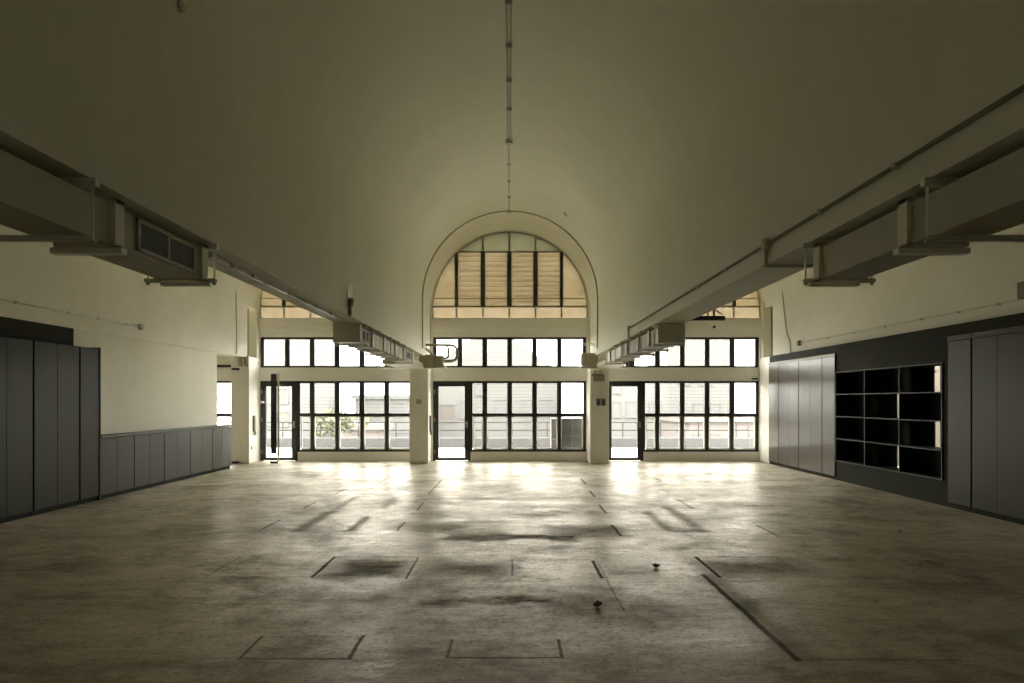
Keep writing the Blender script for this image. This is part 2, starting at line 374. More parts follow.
# above the sill: spandrels round the arches
for cx in (-SP,0,SP):
    Ra = 2.08
    xl, xr = cx-SP/2, cx+SP/2
    if cx == SP: xr = 9.2
    for s,xe in ((1,xr),(-1,xl)):
        pin = [(cx+s*Ra, Z_AR)] + [(cx+s*Ra*math.cos(t), ZC+Ra*math.sin(t)) for t in [PI/2*q/28 for q in range(29)]]
        pout = [(xe, Z_AR)] + [(xe if t < .9 else cx+(xe-cx)*max(0,(PI/2-t)/(PI/2-.9)), ZC + (7-ZC)*min(1,t/.9)) for t in [PI/2*q/28 for q in range(29)]]
        m.ring(pin, pout, Y0, Y1)
o = m.build('wall_far', M['wall_far']); o['kind'] = 'structure'
o = MB().box(-2*SP+WX0,-2*SP+WX1,YF-.06,YF,2.50,2.56).build('trim_21', M['blackmetal']); o['kind'] = 'structure'
k = 6
for cx in (-SP,0,SP):       # projecting moulding over the upper windows
    k += 1
    o = MB().box(cx-2.06,cx+2.04,YF-.05,YF+.01,3.40,3.56).box(cx-2.06,cx+2.04,YF-.085,YF+.01,3.56,3.60).build('trim_%d'%k, M['wall_far'], bevel=.005); o['kind'] = 'structure'

# ------------------------------------------------------------------ windows and doors
PITCH = .672
YW = YF+.07
wn = 0
def upper_window(cx, where):
    global wn; wn += 1
    r = struct_root('window_%d'%wn, (cx,YW,Z_UW0))
    a,b = cx+WX0,cx+WX1; m = MB()
    m.box(a,b,YW-.03,YW+.04,Z_UW0,Z_UW0+.05).box(a,b,YW-.03,YW+.04,Z_UW1-.06,Z_UW1)
    xs = [a+.05+i*(b-a-.1)/6 for i in range(7)]
    for i,x in enumerate(xs):
        w = .055 if i in (0,6) else .065
        m.box(x-w,x+w if i else x+.05,YW-.04,YW+.04,Z_UW0+.05,Z_UW1-.06) if i not in (0,6) else m.box(a if i==0 else b-.09, a+.09 if i==0 else b,YW-.03,YW+.04,Z_UW0+.05,Z_UW1-.06)
    m.build('window_frame', M['frame'], r, bevel=.006)
    g = MB()
    for x0,x1 in zip(xs,xs[1:]): g.box(x0+.03,x1-.03,YW-.004,YW+.004,Z_UW0+.03,Z_UW1-.04)
    g.build('window_pane', M['wired'], r)
def lower_window(cx, door=True):
    global wn; wn += 1
    r = struct_root('window_%d'%wn, (cx,YW,Z_SILL))
    a,b = cx+WX0+(DOOR_W if door else 0),cx+WX1; m = MB(); ZT = 1.235
    m.box(a,b,YW-.03,YW+.04,Z_SILL,Z_SILL+.055).box(a,b,YW-.03,YW+.04,Z_LW1-.06,Z_LW1).box(a,b,YW-.045,YW+.045,ZT-.04,ZT+.04)
    x0 = cx+WX0+.05; st = (WX1-WX0-.1)/6
    xs = [x0+i*st for i in range(7)]
    xs = [x for x in xs if x > a+.1]
    for x in xs[:-1]:
        m.box(x-.065,x+.065,YW-.04,YW+.04,ZT+.03,Z_LW1-.05); m.box(x-.042,x+.042,YW-.035,YW+.035,Z_SILL+.04,ZT-.03)
    m.box(b-.07,b,YW-.03,YW+.04,Z_SILL,Z_LW1).box(a,a+.05,YW-.03,YW+.04,Z_SILL,Z_LW1)
    m.build('window_frame', M['frame'], r, bevel=.006)
    ed = [a+.03]+xs[:-1]+[b-.03]
    g = MB(); g2 = MB(); bd = MB()
    for p,q in zip(ed,ed[1:]):
        g.box(p+.02,q-.02,YW-.004,YW+.004,ZT+.02,Z_LW1-.04)
        g2.box(p+.02,q-.02,YW-.004,YW+.004,Z_SILL+.03,ZT-.02)
        u0,u1,w0,w1 = p+.04,q-.04,Z_SILL+.05,ZT-.04   # pale inner beading of the lower lights
        for bx in ((u0,u0+.035,w0,w1),(u1-.035,u1,w0,w1),(u0,u1,w0,w0+.05),(u0,u1,w1-.03,w1)): bd.box(bx[0],bx[1],YW+.012,YW+.03,bx[2],bx[3])
    g.build('window_pane', M['wired'], r); g2.build('window_pane', M['glass'], r); bd.build('glazing_bead', M['whitebox'], r)
def arch_window(cx):
    global wn; wn += 1
    r = struct_root('window_%d'%wn, (cx,YW,Z_AR)); Ra = 2.075; ox = -.02
    bx = [cx+ox+d for d in (-1.41,-.705,0,.70,1.395)]
    ze = lambda x: ZC+math.sqrt(max(0,Ra*Ra-(x-cx)**2))
    Z1,Z2,Z3 = 4.125,4.34,5.59
    m = MB()                                            # thin leads
    for x in bx:
        m.box(x-.014,x+.014,YW-.02,YW+.02,Z_AR,Z1)
        if ze(x) > Z3+.02 and abs(x-cx) < 1.0: m.box(x-.02,x+.02,YW-.02,YW+.02,Z3,ze(x))
    m.box(cx-Ra,cx+Ra,YW-.02,YW+.02,Z1-.016,Z1+.016); m.box(bx[0],bx[-1],YW-.02,YW+.02,Z3-.018,Z3+.018)
    m.box(cx-Ra+.06,cx+Ra-.06,YW-.03,YW-.012,Z2-.012,Z2+.012)
    m.ring([(cx+Ra-.018,Z_AR)]+[(x,z) for x,z in arc(cx,ZC,Ra-.018,0,PI,56)]+[(cx-Ra+.035,Z_AR)], [(cx+Ra+.01,Z_AR)]+arc(cx,ZC,Ra+.01,0,PI,56)+[(cx-Ra-.01,Z_AR)], YW-.02,YW+.02)
    m.build('window_frame', M['frame_green'], r)
    m = MB()
    for i,x in enumerate(bx):
        w = .042 if i in (0,4) else .058
        m.box(x-w,x+w,YW-.06,YW+.03,Z1,Z3 if ze(x) > Z3 else ze(x)+.006)
    m.build('mullion', M['mull'], r, bevel=.006)
    def pane(name, x0, x1, zb, zt_fn, mat):
        n = 10; xs = [x0+(x1-x0)*k/n for k in range(n+1)]
        poly = [(x,zb) for x in xs] + [(x,max(zb+.001,zt_fn(x))) for x in reversed(xs)]
        return poly
    g = MB(); e = [cx-Ra+.01]+bx+[cx+Ra-.01]
    for p,q in zip(e,e[1:]): g.prism([(p,Z_AR),(q,Z_AR),(q,min(Z1,9)),(p,Z1)], YW-.004, YW+.004)
    g.build('window_pane', M['film_low'], r)
    g = MB()
    for p,q in ((e[0],e[1]),(e[5],e[6])): g.prism(pane('',p,q,Z1,ze,None), YW-.004,YW+.004)
    g.build('window_pane', M['film'], r)
    g = MB(); g.prism(pane('',bx[0],bx[-1],Z3,ze,None), YW-.004,YW+.004); g.build('window_pane', M['film_top'], r)
    g = MB()                                            # banks of glass louvres
    for p,q in zip(bx,bx[1:]):
        n = 11; h = (Z3-Z1)/n
        for i in range(n):
            z = Z1+h*(i+.5); g.obox((( p+q)/2, YW-.01+random.uniform(-.004,.004), z), q-p-.08, .008, h*1.06, Matrix.Rotation(math.radians(random.uniform(-14,-9)),3,'X'))
    g.build('louvre', M['louvre'], r)
M['frame_green'] = flat('green_grey_metal', (.26,.25,.17), .5)
M['mull'] = flat('mullion_metal', (.045,.05,.035), .5)
dn = 0
def door(cx, swing_label):
    global dn; dn += 1
    a = cx+WX0; b = a+DOOR_W
    r = struct_root('door_%d'%dn, (a,YW,0))
    m = MB().box(a,a+.06,YW-.05,YW+.05,0,Z_LW1).box(b-.07,b,YW-.05,YW+.05,0,Z_LW1).box(a,b,YW-.05,YW+.05,Z_LW1-.06,Z_LW1)
    m.build('door_frame', M['frame'], r, bevel=.005)
    x0,x1 = a+.045,b-.055; z0,z1 = .015,Z_LW1-.045
    m = MB().box(x0,x0+.105,YW-.06,YW+.03,z0,z1).box(x1-.105,x1,YW-.06,YW+.03,z0,z1).box(x0+.1,x1-.1,YW-.06,YW+.03,z1-.10,z1).box(x0+.1,x1-.1,YW-.06,YW+.03,z0,z0+.075)
    m.build('door_leaf', M['frame'], r, bevel=.004)
    MB().box(x0+.085,x1-.085,YW-.004,YW+.004,z0+.07,z1-.08).build('door_pane', M['glass'], r)
    m = MB().tube([(x1-.045,YW-.06,1.0),(x1-.045,YW-.11,1.0),(x1-.17,YW-.11,1.0)], .011).box(x1-.07,x1-.02,YW-.068,YW-.059,.88,1.06)
    m.build('door_handle', M['gal'], r)
    m = MB()
    for z in (.25,1.1,1.85): m.tube([(x0-.002,YW-.062,z-.05),(x0-.002,YW-.062,z+.05)], .012)
    m.build('hinge', M['gal'], r)
for cx in (0,-SP,SP): upper_window(cx,''); lower_window(cx); arch_window(cx); door(cx,'')
lower_window(-2*SP, False)

# ------------------------------------------------------------------ cabinets
def cab(name, label, group, side, ys, z1, plinth=.07, mat=None, xf=6.61, xb=6.66, top=0.0, rail=None):
    """side -1 left wall, +1 right wall; ys = door edges far -> near; carcass runs back into the wall line"""
    yn, yf = min(ys), max(ys); mat = mat or M['lam']
    r = thing(name, (side*xf, (yn+yf)/2, 0), label, 'cabinet', group)
    MB().box(side*(xf+.022), side*xb, yn+.006, yf-.006, plinth, z1).build('body', M['panel'], r)
    MB().box(side*(xf+.035), side*xb, yn+.004, yf-.004, 0, plinth).build('plinth', M['black'], r)
    ys = sorted(ys)
    for i,(p,q) in enumerate(zip(ys,ys[1:])):
        a = p + (.013 if i == 0 else .003); b = q - (.013 if i == len(ys)-2 else .003)
        MB().box(side*xf, side*(xf+.02), a, b, plinth+.006, z1-top-.004).build('door', mat, r, bevel=.002)
    if top: MB().box(side*(xf-.004), side*(xf+.02), yn, yf, z1-top, z1).build('top_rail', rail or M['lamtop'], r, bevel=.002)
    return r
M['lamtop'] = laminate('pale_satin_rail', (.30,.285,.24), .4)
G = 'tall charcoal cabinets on the left wall'
cab('tall_cabinet', 'narrow single door charcoal cabinet ending the tall left row, touching the low cabinets', G, -1, (10.99,10.5), 2.44, xb=6.77, mat=M['lam_dark'])
cab('tall_cabinet', 'two door charcoal tall cabinet next to the narrow end one on the left wall', G, -1, (10.49,9.98,9.48), 2.44, xb=6.77, mat=M['lam_dark'])
cab('tall_cabinet', 'two door charcoal tall cabinet cut by the left edge of the photo', G, -1, (9.47,8.97,8.46), 2.44, xb=6.77, mat=M['lam_dark'])
o = MB().box(-6.60,-6.775,10.992,11.02,0,2.46).build('end_panel', M['lam']); tag(o, 'thin dark upright panel closing the end of the tall cabinets beside the low ones', 'panel')
o = MB().box(-6.74,-6.77,YB,10.55,2.44,ZB).build('trim_20', M['panel']); o['kind'] = 'structure'
G = 'low charcoal cabinets on the left wall'
yl = [11.03,11.50,12.02,12.53,13.06,13.57,14.12,14.66,15.18,15.70,16.22]
wh = ['nearest the tall cabinets','second along from the tall cabinets','in the middle of the low row','second from the far end','at the far end']
for i in range(5):
    cab('low_cabinet', 'two door low charcoal cabinet under the white wall, '+wh[i], G, -1, (yl[2*i],yl[2*i+1],yl[2*i+2]), .985, xb=6.77)
o = MB().box(-6.595,-6.775,11.03,16.24,.99,1.045).build('cabinet_top', M['lamgrey'] if 'lamgrey' in M else M['lam'], bevel=.004); tag(o, 'long grey top board running over all the low left cabinets', 'countertop')
G = 'satin tall cabinets at the far right'
yr = [17.42,16.79,16.18,15.61,15.02,14.44,13.87]
cab('tall_cabinet', 'narrow satin grey cabinet at the far right, touching the window pier', G, 1, (yr[0],yr[1]), 2.57, mat=M['lam2'], xf=6.595, xb=6.625, top=.06)
cab('tall_cabinet', 'two door satin grey cabinet second from the window pier on the right wall', G, 1, (yr[1],yr[2],yr[3]), 2.57, mat=M['lam2'], xf=6.595, xb=6.625, top=.06)
cab('tall_cabinet', 'two door satin grey cabinet third from the window pier on the right wall', G, 1, (yr[3],yr[4],yr[5]), 2.57, mat=M['lam2'], xf=6.595, xb=6.625, top=.06)
cab('tall_cabinet', 'narrow satin grey cabinet directly beside the black open shelves', G, 1, (yr[5],yr[6]), 2.57, mat=M['lam2'], xf=6.595, xb=6.625, top=.06)
G = 'tall charcoal cabinets at the near right'
cab('tall_cabinet', 'single door charcoal cabinet just on the near side of the open shelves', G, 1, (10.29,9.76), 2.57, xf=6.59, xb=6.625, top=.075, rail=M['lam'])
cab('tall_cabinet', 'two door charcoal tall cabinet cut by the right edge of the photo', G, 1, (9.75,9.24,8.72), 2.57, xf=6.59, xb=6.625, top=.075, rail=M['lam'])

# open shelving let into the right wall
r = thing('wall_shelf', (6.62,12.15,.39), 'black open shelving of twelve compartments set into the dark right wall', 'shelf')
ys = [10.447,11.59,12.72,13.85]; zs = [.394+i*.4465 for i in range(5)]; XS0,XS1 = 6.60,6.97
for nm,z in (('bottom_panel',zs[0]),('top_panel',zs[4])): MB().box(XS0+.004,XS1,ys[0],ys[3],z-.011,z+.011).build(nm, M['black'], r)
for i,y in enumerate(ys): MB().box(XS0+.004,XS1,y-.011,y+.011,zs[0]+.011,zs[4]-.011).build('side_panel' if i in (0,3) else 'divider', M['black'], r)
for z in zs[1:4]:
    for p,q in zip(ys,ys[1:]): MB().box(XS0+.004,XS1,p+.011,q-.011,z-.010,z+.010).build('shelf_board', M['black'], r)
m = MB()
for y in ys: m.box(XS0,XS0+.004,y-.011,y+.011,zs[0]-.011,zs[4]+.011)
for z in zs: m.box(XS0-.001,XS0+.004,ys[0]-.011,ys[3]+.011,z-.009,z+.009)
m.build('edge_trim', M['edge'], r)
slots = {(0,3):(.60,.76),(0,1):(.60,.74),(1,2):(.60,.69),(1,0):(.60,.69)}
m = MB()
for c in range(3):
    for w in range(4):
        a,b = ys[c],ys[c+1]
        if (c,w) in slots:
            s0,s1 = slots[(c,w)]
            m.box(XS1-.012,XS1,a,a+s0,zs[w],zs[w+1]).box(XS1-.012,XS1,a+s1,b,zs[w],zs[w+1])
        else: m.box(XS1-.012,XS1,a,b,zs[w],zs[w+1])
m.build('back_panel', M['black'], r)
for (c,w),(s0,s1) in slots.items():
    a = ys[c]
    if c == 1:
        for z in (.06,.10,.22): MB().box(XS1-.010,XS1-.004,a+s0,a+s1,zs[w]+z,zs[w]+z+.012).build('slot_fitting', M['greyplate'], r)
    elif w == 3: MB().tube([(XS1-.012,a+s0+.11,zs[w+1]-.10),(XS1-.03,a+s0+.11,zs[w+1]-.10)], .018).build('slot_fitting', M['greyplate'], r)

# ------------------------------------------------------------------ air ducts
XD0,XD1,ZD0,ZD1 = 2.15,2.455,2.443,2.665
def flange(parent, s, y, XD1, drop=.012, w=.045):
    m = MB(); o = drop
    m.box(s*(XD0-.026),s*(XD0+.004),y-w,y+w,ZD0-o,ZD1+.03).box(s*(XD1-.004),s*(XD1+.02),y-w,y+w,ZD0-o,ZD1+.03).box(s*(XD0-.026),s*(XD1+.02),y-w,y+w,ZD0-o,ZD0+.004).box(s*(XD0-.026),s*(XD1+.02),y-w,y+w,ZD1,ZD1+.03)
    m.build('flange', M['flange'], parent, bevel=.003)
def grille(parent, s, y0, y1, z0=ZD0+.02, z1=ZD1-.012, mid=True):
    x = s*XD0; d = -s
    fr = MB()
    for bx in ((y0,y1,z0,z0+.025),(y0,y1,z1-.025,z1),(y0,y0+.03,z0,z1),(y1-.03,y1,z0,z1)): fr.box(x,x+d*.018,*bx)
    if mid: fr.box(x,x+d*.016,(y0+y1)/2-.010,(y0+y1)/2+.010,z0,z1)
    f = fr.build('grille', M['duct'], parent, bevel=.002)
    MB().box(x,x+d*.002,y0+.02,y1-.02,z0+.02,z1-.02).build('grille_opening', M['black'], f)
    sl = MB(); n = 11
    for i in range(n):
        z = z0+.03+(z1-z0-.06)*(i+.5)/n
        sl.obox((x+d*.008,(y0+y1)/2,z), .012,y1-y0-.05,.0035, Matrix.Rotation(d*.6,3,'Y'))
    sl.build('grille_slat', M['greyplate'], f)
def duct(name, s, y0, y1, label, flanges, grilles=(), XD1=2.44):
    r = thing('air_duct', (s*(XD0+XD1)/2, (y0+y1)/2, ZD0), label, 'air duct', 'ducts hung under the beams')
    MB().box(s*XD0,s*XD1,y0,y1,ZD0,ZD1).build('duct_body', M['duct'], r, bevel=.004)
    for y in flanges: flange(r, s, y, XD1)
    if y0 > 5: MB().box(s*(XD0-.03),s*(XD1+.02),y0-.02,y0-.002,ZD0-.012,ZD1+.04).build('brightened_end', M['hang'], r, bevel=.003)  # added plate: pale colour lightens the duct end facing away from the windows
    for g in grilles: grille(r, s, *g)
    return r
duct('', -1, 1.2, 4.80, 'near left air duct with a slatted grille, hung under the left beam', (3.72,4.76), ((3.92,4.64),))
duct('', 1, 1.2, 4.78, 'near right air duct with plain sides, hung under the right beam', (3.70,4.74))
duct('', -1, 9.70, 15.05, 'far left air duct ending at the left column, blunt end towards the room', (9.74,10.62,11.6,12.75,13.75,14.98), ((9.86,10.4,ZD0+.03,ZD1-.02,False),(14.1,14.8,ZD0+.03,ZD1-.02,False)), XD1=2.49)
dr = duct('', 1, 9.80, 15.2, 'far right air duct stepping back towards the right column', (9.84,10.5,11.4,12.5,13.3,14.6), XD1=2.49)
MB().box(2.109,2.116,12.95,13.2,2.44,2.64).build('access_plate', M['gal'], dr)
def hanger(s, y, label, x_out=2.585, bracket=True, zb=None):
    r = thing('duct_hanger', (s*2.35, y, ZD0-.04), label, 'hanger', 'steel hangers under the ducts')
    z = zb if zb else ZD0-.014; xi = 2.085; h = .026
    m = MB().box(s*xi,s*x_out,y-.02,y+.02,z-h,z-h+.004).box(s*xi,s*x_out,y-.02,y-.016,z-h,z).box(s*xi,s*x_out,y+.016,y+.02,z-h,z).box(s*xi,s*x_out,y-.02,y+.02,z-.003,z)
    m.build('channel', M['hang'], r)
    for x,zt in ((2.095,ZB-.002),(x_out-.02,2.78)):
        MB().tube([(s*x,y,z-h-.015),(s*x,y,zt)], .0065, 6).build('rod', M['hang'], r)
    m = MB().box(s*2.07,s*2.30,y-.02,y+.02,ZB-.045,ZB-.002).build('bracket', M['hang'], r, bevel=.003)
    for x in (2.095,x_out-.02): MB().tube([(s*x,y,z-h-.017),(s*x,y,z-h)], .013, 6).build('nut', M['gal'], r)
    return r
ords = ['first','second','third','fourth','fifth']
for s,nm in ((-1,'left'),(1,'right')):
    hanger(s, 3.43, 'long pale steel hanger bar under the near %s duct, at the edge of the photo'%nm, x_out=2.62)
    hanger(s, 4.845, 'steel hanger bar under the inner end of the near %s duct'%nm, zb=2.466)
    for i,y in enumerate((9.92,10.95,12.0,12.9,13.6)):
        hanger(s, y, '%s hanger bar from the near end of the far %s duct'%(ords[i],nm), x_out=2.54)
# angle plates bolted under the flanges of the near ducts
for s,nm in ((-1,'left'),(1,'right')):
    o = MB().box(s*2.10,s*2.49,3.69,3.75,ZD0-.045,ZD0-.0125).build('angle_bar', M['hang'], bevel=.003); tag(o, 'short steel angle bar bolted below the flange of the near %s duct'%nm, 'bar', 'angle bars')
    o = MB().box(s*2.12,s*2.47,4.82,4.87,2.414,2.439).build('angle_bar', M['hang'], bevel=.003); tag(o, 'steel angle bar below the end hanger of the near %s duct'%nm, 'bar', 'angle bars')

# end boxes at the columns
r = thing('pipe_box', (-2.0,17.0,2.43), 'small cream box with looped pipes in front of the left column top', 'box')
S = 683/17.0
def pw(x, y, Y): return ((x-510)*Y/683, Y, 1.6+(401-y)*Y/683)
def pbox(m, x0,x1,y0,y1,Y,d): a = pw(x0,y0,Y); b = pw(x1,y1,Y); return m.box(a[0],b[0],Y,Y+d,b[2],a[2])
pbox(MB(),419,433.2,354.5,366,16.9,.4).build('casing', M['duct'], r, bevel=.006)
pbox(MB(),433.4,443,355.5,366,16.95,.35).build('side_casing', M['conduit'], r, bevel=.006)
pbox(MB(),381,445.2,366,368,16.9,.42).box(-2.84,-2.14,15.15,16.88,2.425,2.53).build('tray', M['duct'], r, bevel=.003)
MB().tube(bend([pw(418,348,17.1),pw(422,344.8,17.1),pw(457,345.2,17.1),pw(457.5,361,17.1),pw(442,361,17.1)],.22,7), .035, 10).build('pipe', M['conduit'], r, smooth=True)
MB().tube(bend([pw(432,345,17.15),pw(449,345.4,17.15),pw(448,357.8,17.15),pw(442,358.4,17.15)],.14,6), .03, 10).build('pipe', M['conduit'], r, smooth=True)
MB().tube(bend([pw(443,362,17.2),pw(452,362,17.2),pw(454,359.8,17.2)],.1), .02, 8).build('pipe', M['conduit'], r, smooth=True)
MB().tube([pw(422,346,17.05),pw(434,355,17.05)], .03, 8).build('pipe_brace', M['whitebox'], r)
MB().box(-2.36,-2.18,16.98,17.1,2.98,3.1).build('pipe_joint', M['conduit'], r, bevel=.01)
r = thing('pipe_box', (2.05,17.0,2.43), 'small cream box with thin rods in front of the right column top', 'box')
pbox(MB(),587.5,598,353,365.8,16.9,.4).build('casing', M['duct'], r, bevel=.006)
a = pw(584,360,17.1); MB().tube([(a[0],17.1,2.49),(a[0],17.1,2.80)], .085, 16).build('canister', M['whitebox'], r, bevel=.01)
pbox(MB(),581,626,366,368,16.9,.42).box(2.14,2.68,15.3,16.88,2.425,2.53).build('tray', M['duct'], r, bevel=.003)
MB().tube([pw(577,345.2,17.1),pw(600,345.2,17.1)], .014, 6).build('rod', M['hang'], r)
MB().tube([pw(580,343.4,17.2),pw(600,343.4,17.2)], .012, 6).build('rod', M['hang'], r)
MB().box(2.12,2.30,17.0,17.2,2.92,3.04).build('rod_clamp', M['gal'], r, bevel=.01)
MB().tube(bend([pw(598,352,16.8),pw(600,350.5,16.8),pw(604,350,16.8)],.05), .022, 6).build('stub', M['gal'], r)
r = thing('cable_box', pw(630,367,14.9), 'tiny black box with a white cable under the end of the right far duct', 'box')
pbox(MB(),626.5,632,361,367,14.9,.12).build('casing', M['blackmetal'], r, bevel=.004)
MB().tube(bend([pw(627.5,361,14.88),pw(629,364,14.88),pw(628,366.5,14.88)],.03), .012, 6).build('cable', M['paper'], r)

# ------------------------------------------------------------------ conduits
def clips(parent, pts, size=.03, m=None):
    for p in pts:
        MB().box(p[0]-size,p[0]+size,p[1]-.015,p[1]+.015,p[2]-size*.8,p[2]+size*.8).build('clip', m or M['gal'], parent, bevel=.003)
ZT = ZC+R
r = thing('conduit', (-.015,9.5,ZT-.03), 'pair of thin conduits clipped along the crown of the vault', 'conduit')
for dx in (-.024,.024): MB().tube([(-.015+dx,YB+.2,ZT-.022),(-.015+dx,11.83,ZT-.022)], .010, 8).build('pipe', M['conduit_dk'] if 'conduit_dk' in M else M['gal'], r)
clips(r, [(-.015,y,ZT-.020) for y in (7.75,8.7,9.65,10.6)], .042)
b = MB().tube([(-.015,11.88,ZT-.09),(-.015,11.88,ZT-.005)], .062, 16).build('junction_box', M['gal'], r, bevel=.008)
r = thing('conduit', (-.02,14,ZT-.03), 'single thin conduit running from the crown box to the arch ring', 'conduit')
MB().tube([(-.02,11.95,ZT-.018),(-.02,16.35,ZT-.018)], .009, 8).build('pipe', M['conduit'], r)
clips(r, [(-.02,y,ZT-.018) for y in (13.1,14.1,15.2)], .03)
MB().box(-.07,.03,16.28,16.42,ZT-.06,ZT-.005).build('junction_box', M['gal'], r, bevel=.01)
r = thing('conduit', (0,16.35,3), 'thin conduit bent into an arch round the vault before the far window', 'conduit')
Rr = R-.016
MB().tube([(Rr,16.35,2.86),(Rr,16.35,ZC)]+[(x,16.35,z) for x,z in arc(0,ZC,Rr,.03,PI-.03,60)]+[(-Rr,16.35,ZC),(-Rr,16.35,2.86)], .015, 8).build('pipe', M['ringpipe'], r, smooth=True)
zc = 2.875; xc = R-.016
r = thing('conduit', (xc,8,zc), 'long conduit along the right beam face above the near duct', 'conduit')
MB().tube([(xc,YB+.2,zc),(xc,11.95,zc)], .013, 8).build('pipe', M['dkpipe'], r)
clips(r, [(xc,y,zc) for y in (3.7,4.6,6.6,7.6,8.8,10.2)], .02)
MB().tube([(xc+.012,5.56,zc),(xc-.035,5.56,zc)], .045, 14).build('junction_box', M['gal'], r, bevel=.005)
MB().tube([(xc+.012,12.0,zc),(xc-.03,12.0,zc)], .045, 14).build('junction_box', M['gal'], r, bevel=.005)
MB().tube([(xc,12.05,zc-.04),(xc,12.05,2.45)], .014, 8).build('drop_pipe', M['gal'], r)
MB().tube(bend([(xc,5.58,zc-.04),(xc,5.58,ZB-.018),(2.47,5.58,ZB-.018)],.03), .013, 8).build('drop_pipe', M['gal'], r)
MB().box(R-.02,2.45,5.62,5.66,ZB-.012,ZB-.001).build('cover_strip', M['gal'], r)
r = thing('conduit', (-6.7,10,2.94), 'thin conduit along the upper left wall ending in a round fitting', 'conduit')
MB().tube([(-6.70,YB+.3,2.94),(-6.70,12.3,2.94)], .014, 8).build('pipe', M['whitebox'], r)
clips(r, [(-6.70,y,2.94) for y in (9.25,10.35,11.1,11.9)], .022, M['conduit'])
MB().tube([(-6.72,12.38,2.94),(-6.65,12.38,2.94)], .055, 14).build('end_fitting', M['gal'], r, bevel=.006)
r = thing('conduit', (6.7,11,2.94), 'thin conduit along the upper right wall above the dark panelling', 'conduit')
MB().tube([(6.70,YB+.3,2.925),(6.70,15.75,2.94)], .014, 8).build('pipe', M['whitebox'], r)
clips(r, [(6.70,y,2.93) for y in (9.35,10.2,11.1,12.2,13.3,14.4)], .022, M['conduit'])
MB().tube([(6.72,15.8,2.94),(6.65,15.8,2.94)], .06, 14).build('end_fitting', M['brownstain'], r, bevel=.006)
o = MB().box(6.64,6.72,8.82,8.95,2.93,3.15).build('junction_box', M['brownstain'], bevel=.008); tag(o, 'small brown box on the right wall at the very edge of the photo', 'box')
o = MB().tube(bend([(6.705,16.95,4.9),(6.705,16.8,4.2),(6.705,16.55,3.20),(6.705,16.35,3.05),(6.705,16.33,2.74)],.1), .012, 6).build('cable', M['gal'], smooth=True); tag(o, 'thin dark cable hanging with a kink down the upper right wall', 'cable')
o = MB().tube(bend([(-6.705,16.6,4.9),(-6.705,16.72,4.3),(-6.705,16.75,2.75)],.2), .012, 6).build('cable', M['gal'], smooth=True); tag(o, 'thin dark cable hanging straight down the upper left wall', 'cable')
r = thing('riser', (-6.62,17.9,2.8), 'dark narrow riser pipes in the corner above the left pier', 'pipe')
MB().tube([(-6.95,18.08,2.76),(-6.95,18.08,4.04)], .05, 10).build('pipe', M['gal'], r)
MB().tube(bend([(-6.86,17.42,2.75),(-6.86,17.42,3.1),(-6.80,17.42,3.2),(-6.80,17.42,3.5)],.05), .025, 8).build('pipe', M['conduit'], r)
MB().tube([(-6.74,17.6,2.6),(-6.66,18.15,2.6)], .012, 6).build('pipe', M['gal'], r)
o = MB().tube([(6.97,18.08,2.80),(6.97,18.08,4.10)], .05, 10).build('riser', M['gal']); tag(o, 'dark narrow riser pipe in the corner above the far right cabinets', 'pipe')
r = thing('junction_box', (-6.8,17.40,2.45), 'small electrical box with wires on top of the left pier', 'box')
pbox(MB(),242,248.6,356,366.5,17.36,.1).build('casing', M['whitebox'], r, bevel=.006)
pbox(MB(),238.2,241.5,354.5,366,17.38,.08).build('side_casing', M['conduit'], r, bevel=.006)
MB().tube(bend([pw(243,357,17.34),pw(246,361,17.34),pw(244,364,17.34),pw(248,366,17.34)],.04), .014, 6).build('wire', M['greyplate'], r)
o = pbox(MB(),231.5,238.2,368,370,17.38,.1).build('bracket', M['blackmetal'], bevel=.003); tag(o, 'small black bracket high on the left pier by the electrical box', 'bracket')
o = pbox(MB(),231.5,238,461.6,463.4,17.38,.09).build('doorstop', M['blackmetal'], bevel=.003); tag(o, 'small black stop on the floor at the foot of the left pier', 'stop')

# lamp on the left beam, rail under it
r = thing('wall_lamp', (-2.08,8.9,2.75), 'small lamp with a frosted tube on a dark bracket above the left beam edge', 'lamp')
xl = -2.075
MB().box(xl-.03,xl+.012,8.88,8.92,2.71,2.83).build('bracket', M['greyplate'], r, bevel=.004)
MB().tube([(xl,8.9,2.83),(xl,8.9,2.93)], [.03,.042], 12).build('socket', M['greyplate'], r)
t_ = NT('frosted_glass'); tl_ = t_.n('ShaderNodeBsdfTranslucent'); tl_.inputs[0].default_value = (.97,.94,.86,1); gl_ = t_.n('ShaderNodeBsdfTransparent'); mx_ = t_.n('ShaderNodeMixShader'); mx_.inputs[0].default_value = .45; t_.l(tl_.outputs[0], mx_.inputs[1]); t_.l(gl_.outputs[0], mx_.inputs[2]); t_.l(mx_.outputs[0], t_.out.inputs[0]); M['frost'] = t_.m
MB().tube([(xl,8.9,2.93),(xl,8.9,2.96),(xl,8.9,3.07),(xl,8.9,3.11),(xl,8.9,3.13)], [.03,.042,.04,.028,.008], 14).build('tube', M['frost'], r, smooth=True)
r = thing('cable_tray', (-2.30,7.2,ZB-.03), 'slotted metal cable tray fixed under the left beam between the ducts', 'tray')
MB().box(-2.27,-2.33,4.95,9.5,ZB-.028,ZB-.001).build('rail', M['gal'], r)
for a,b in ((5.15,5.45),(5.55,5.85),(6.0,6.25),(6.35,6.9),(6.98,7.15),(7.55,7.85),(7.95,8.45),(8.6,8.85)):
    MB().box(-2.245,-2.272,a,b,ZB-.04,ZB-.002).build('cover_strip', M['whitebox'], r, bevel=.002)
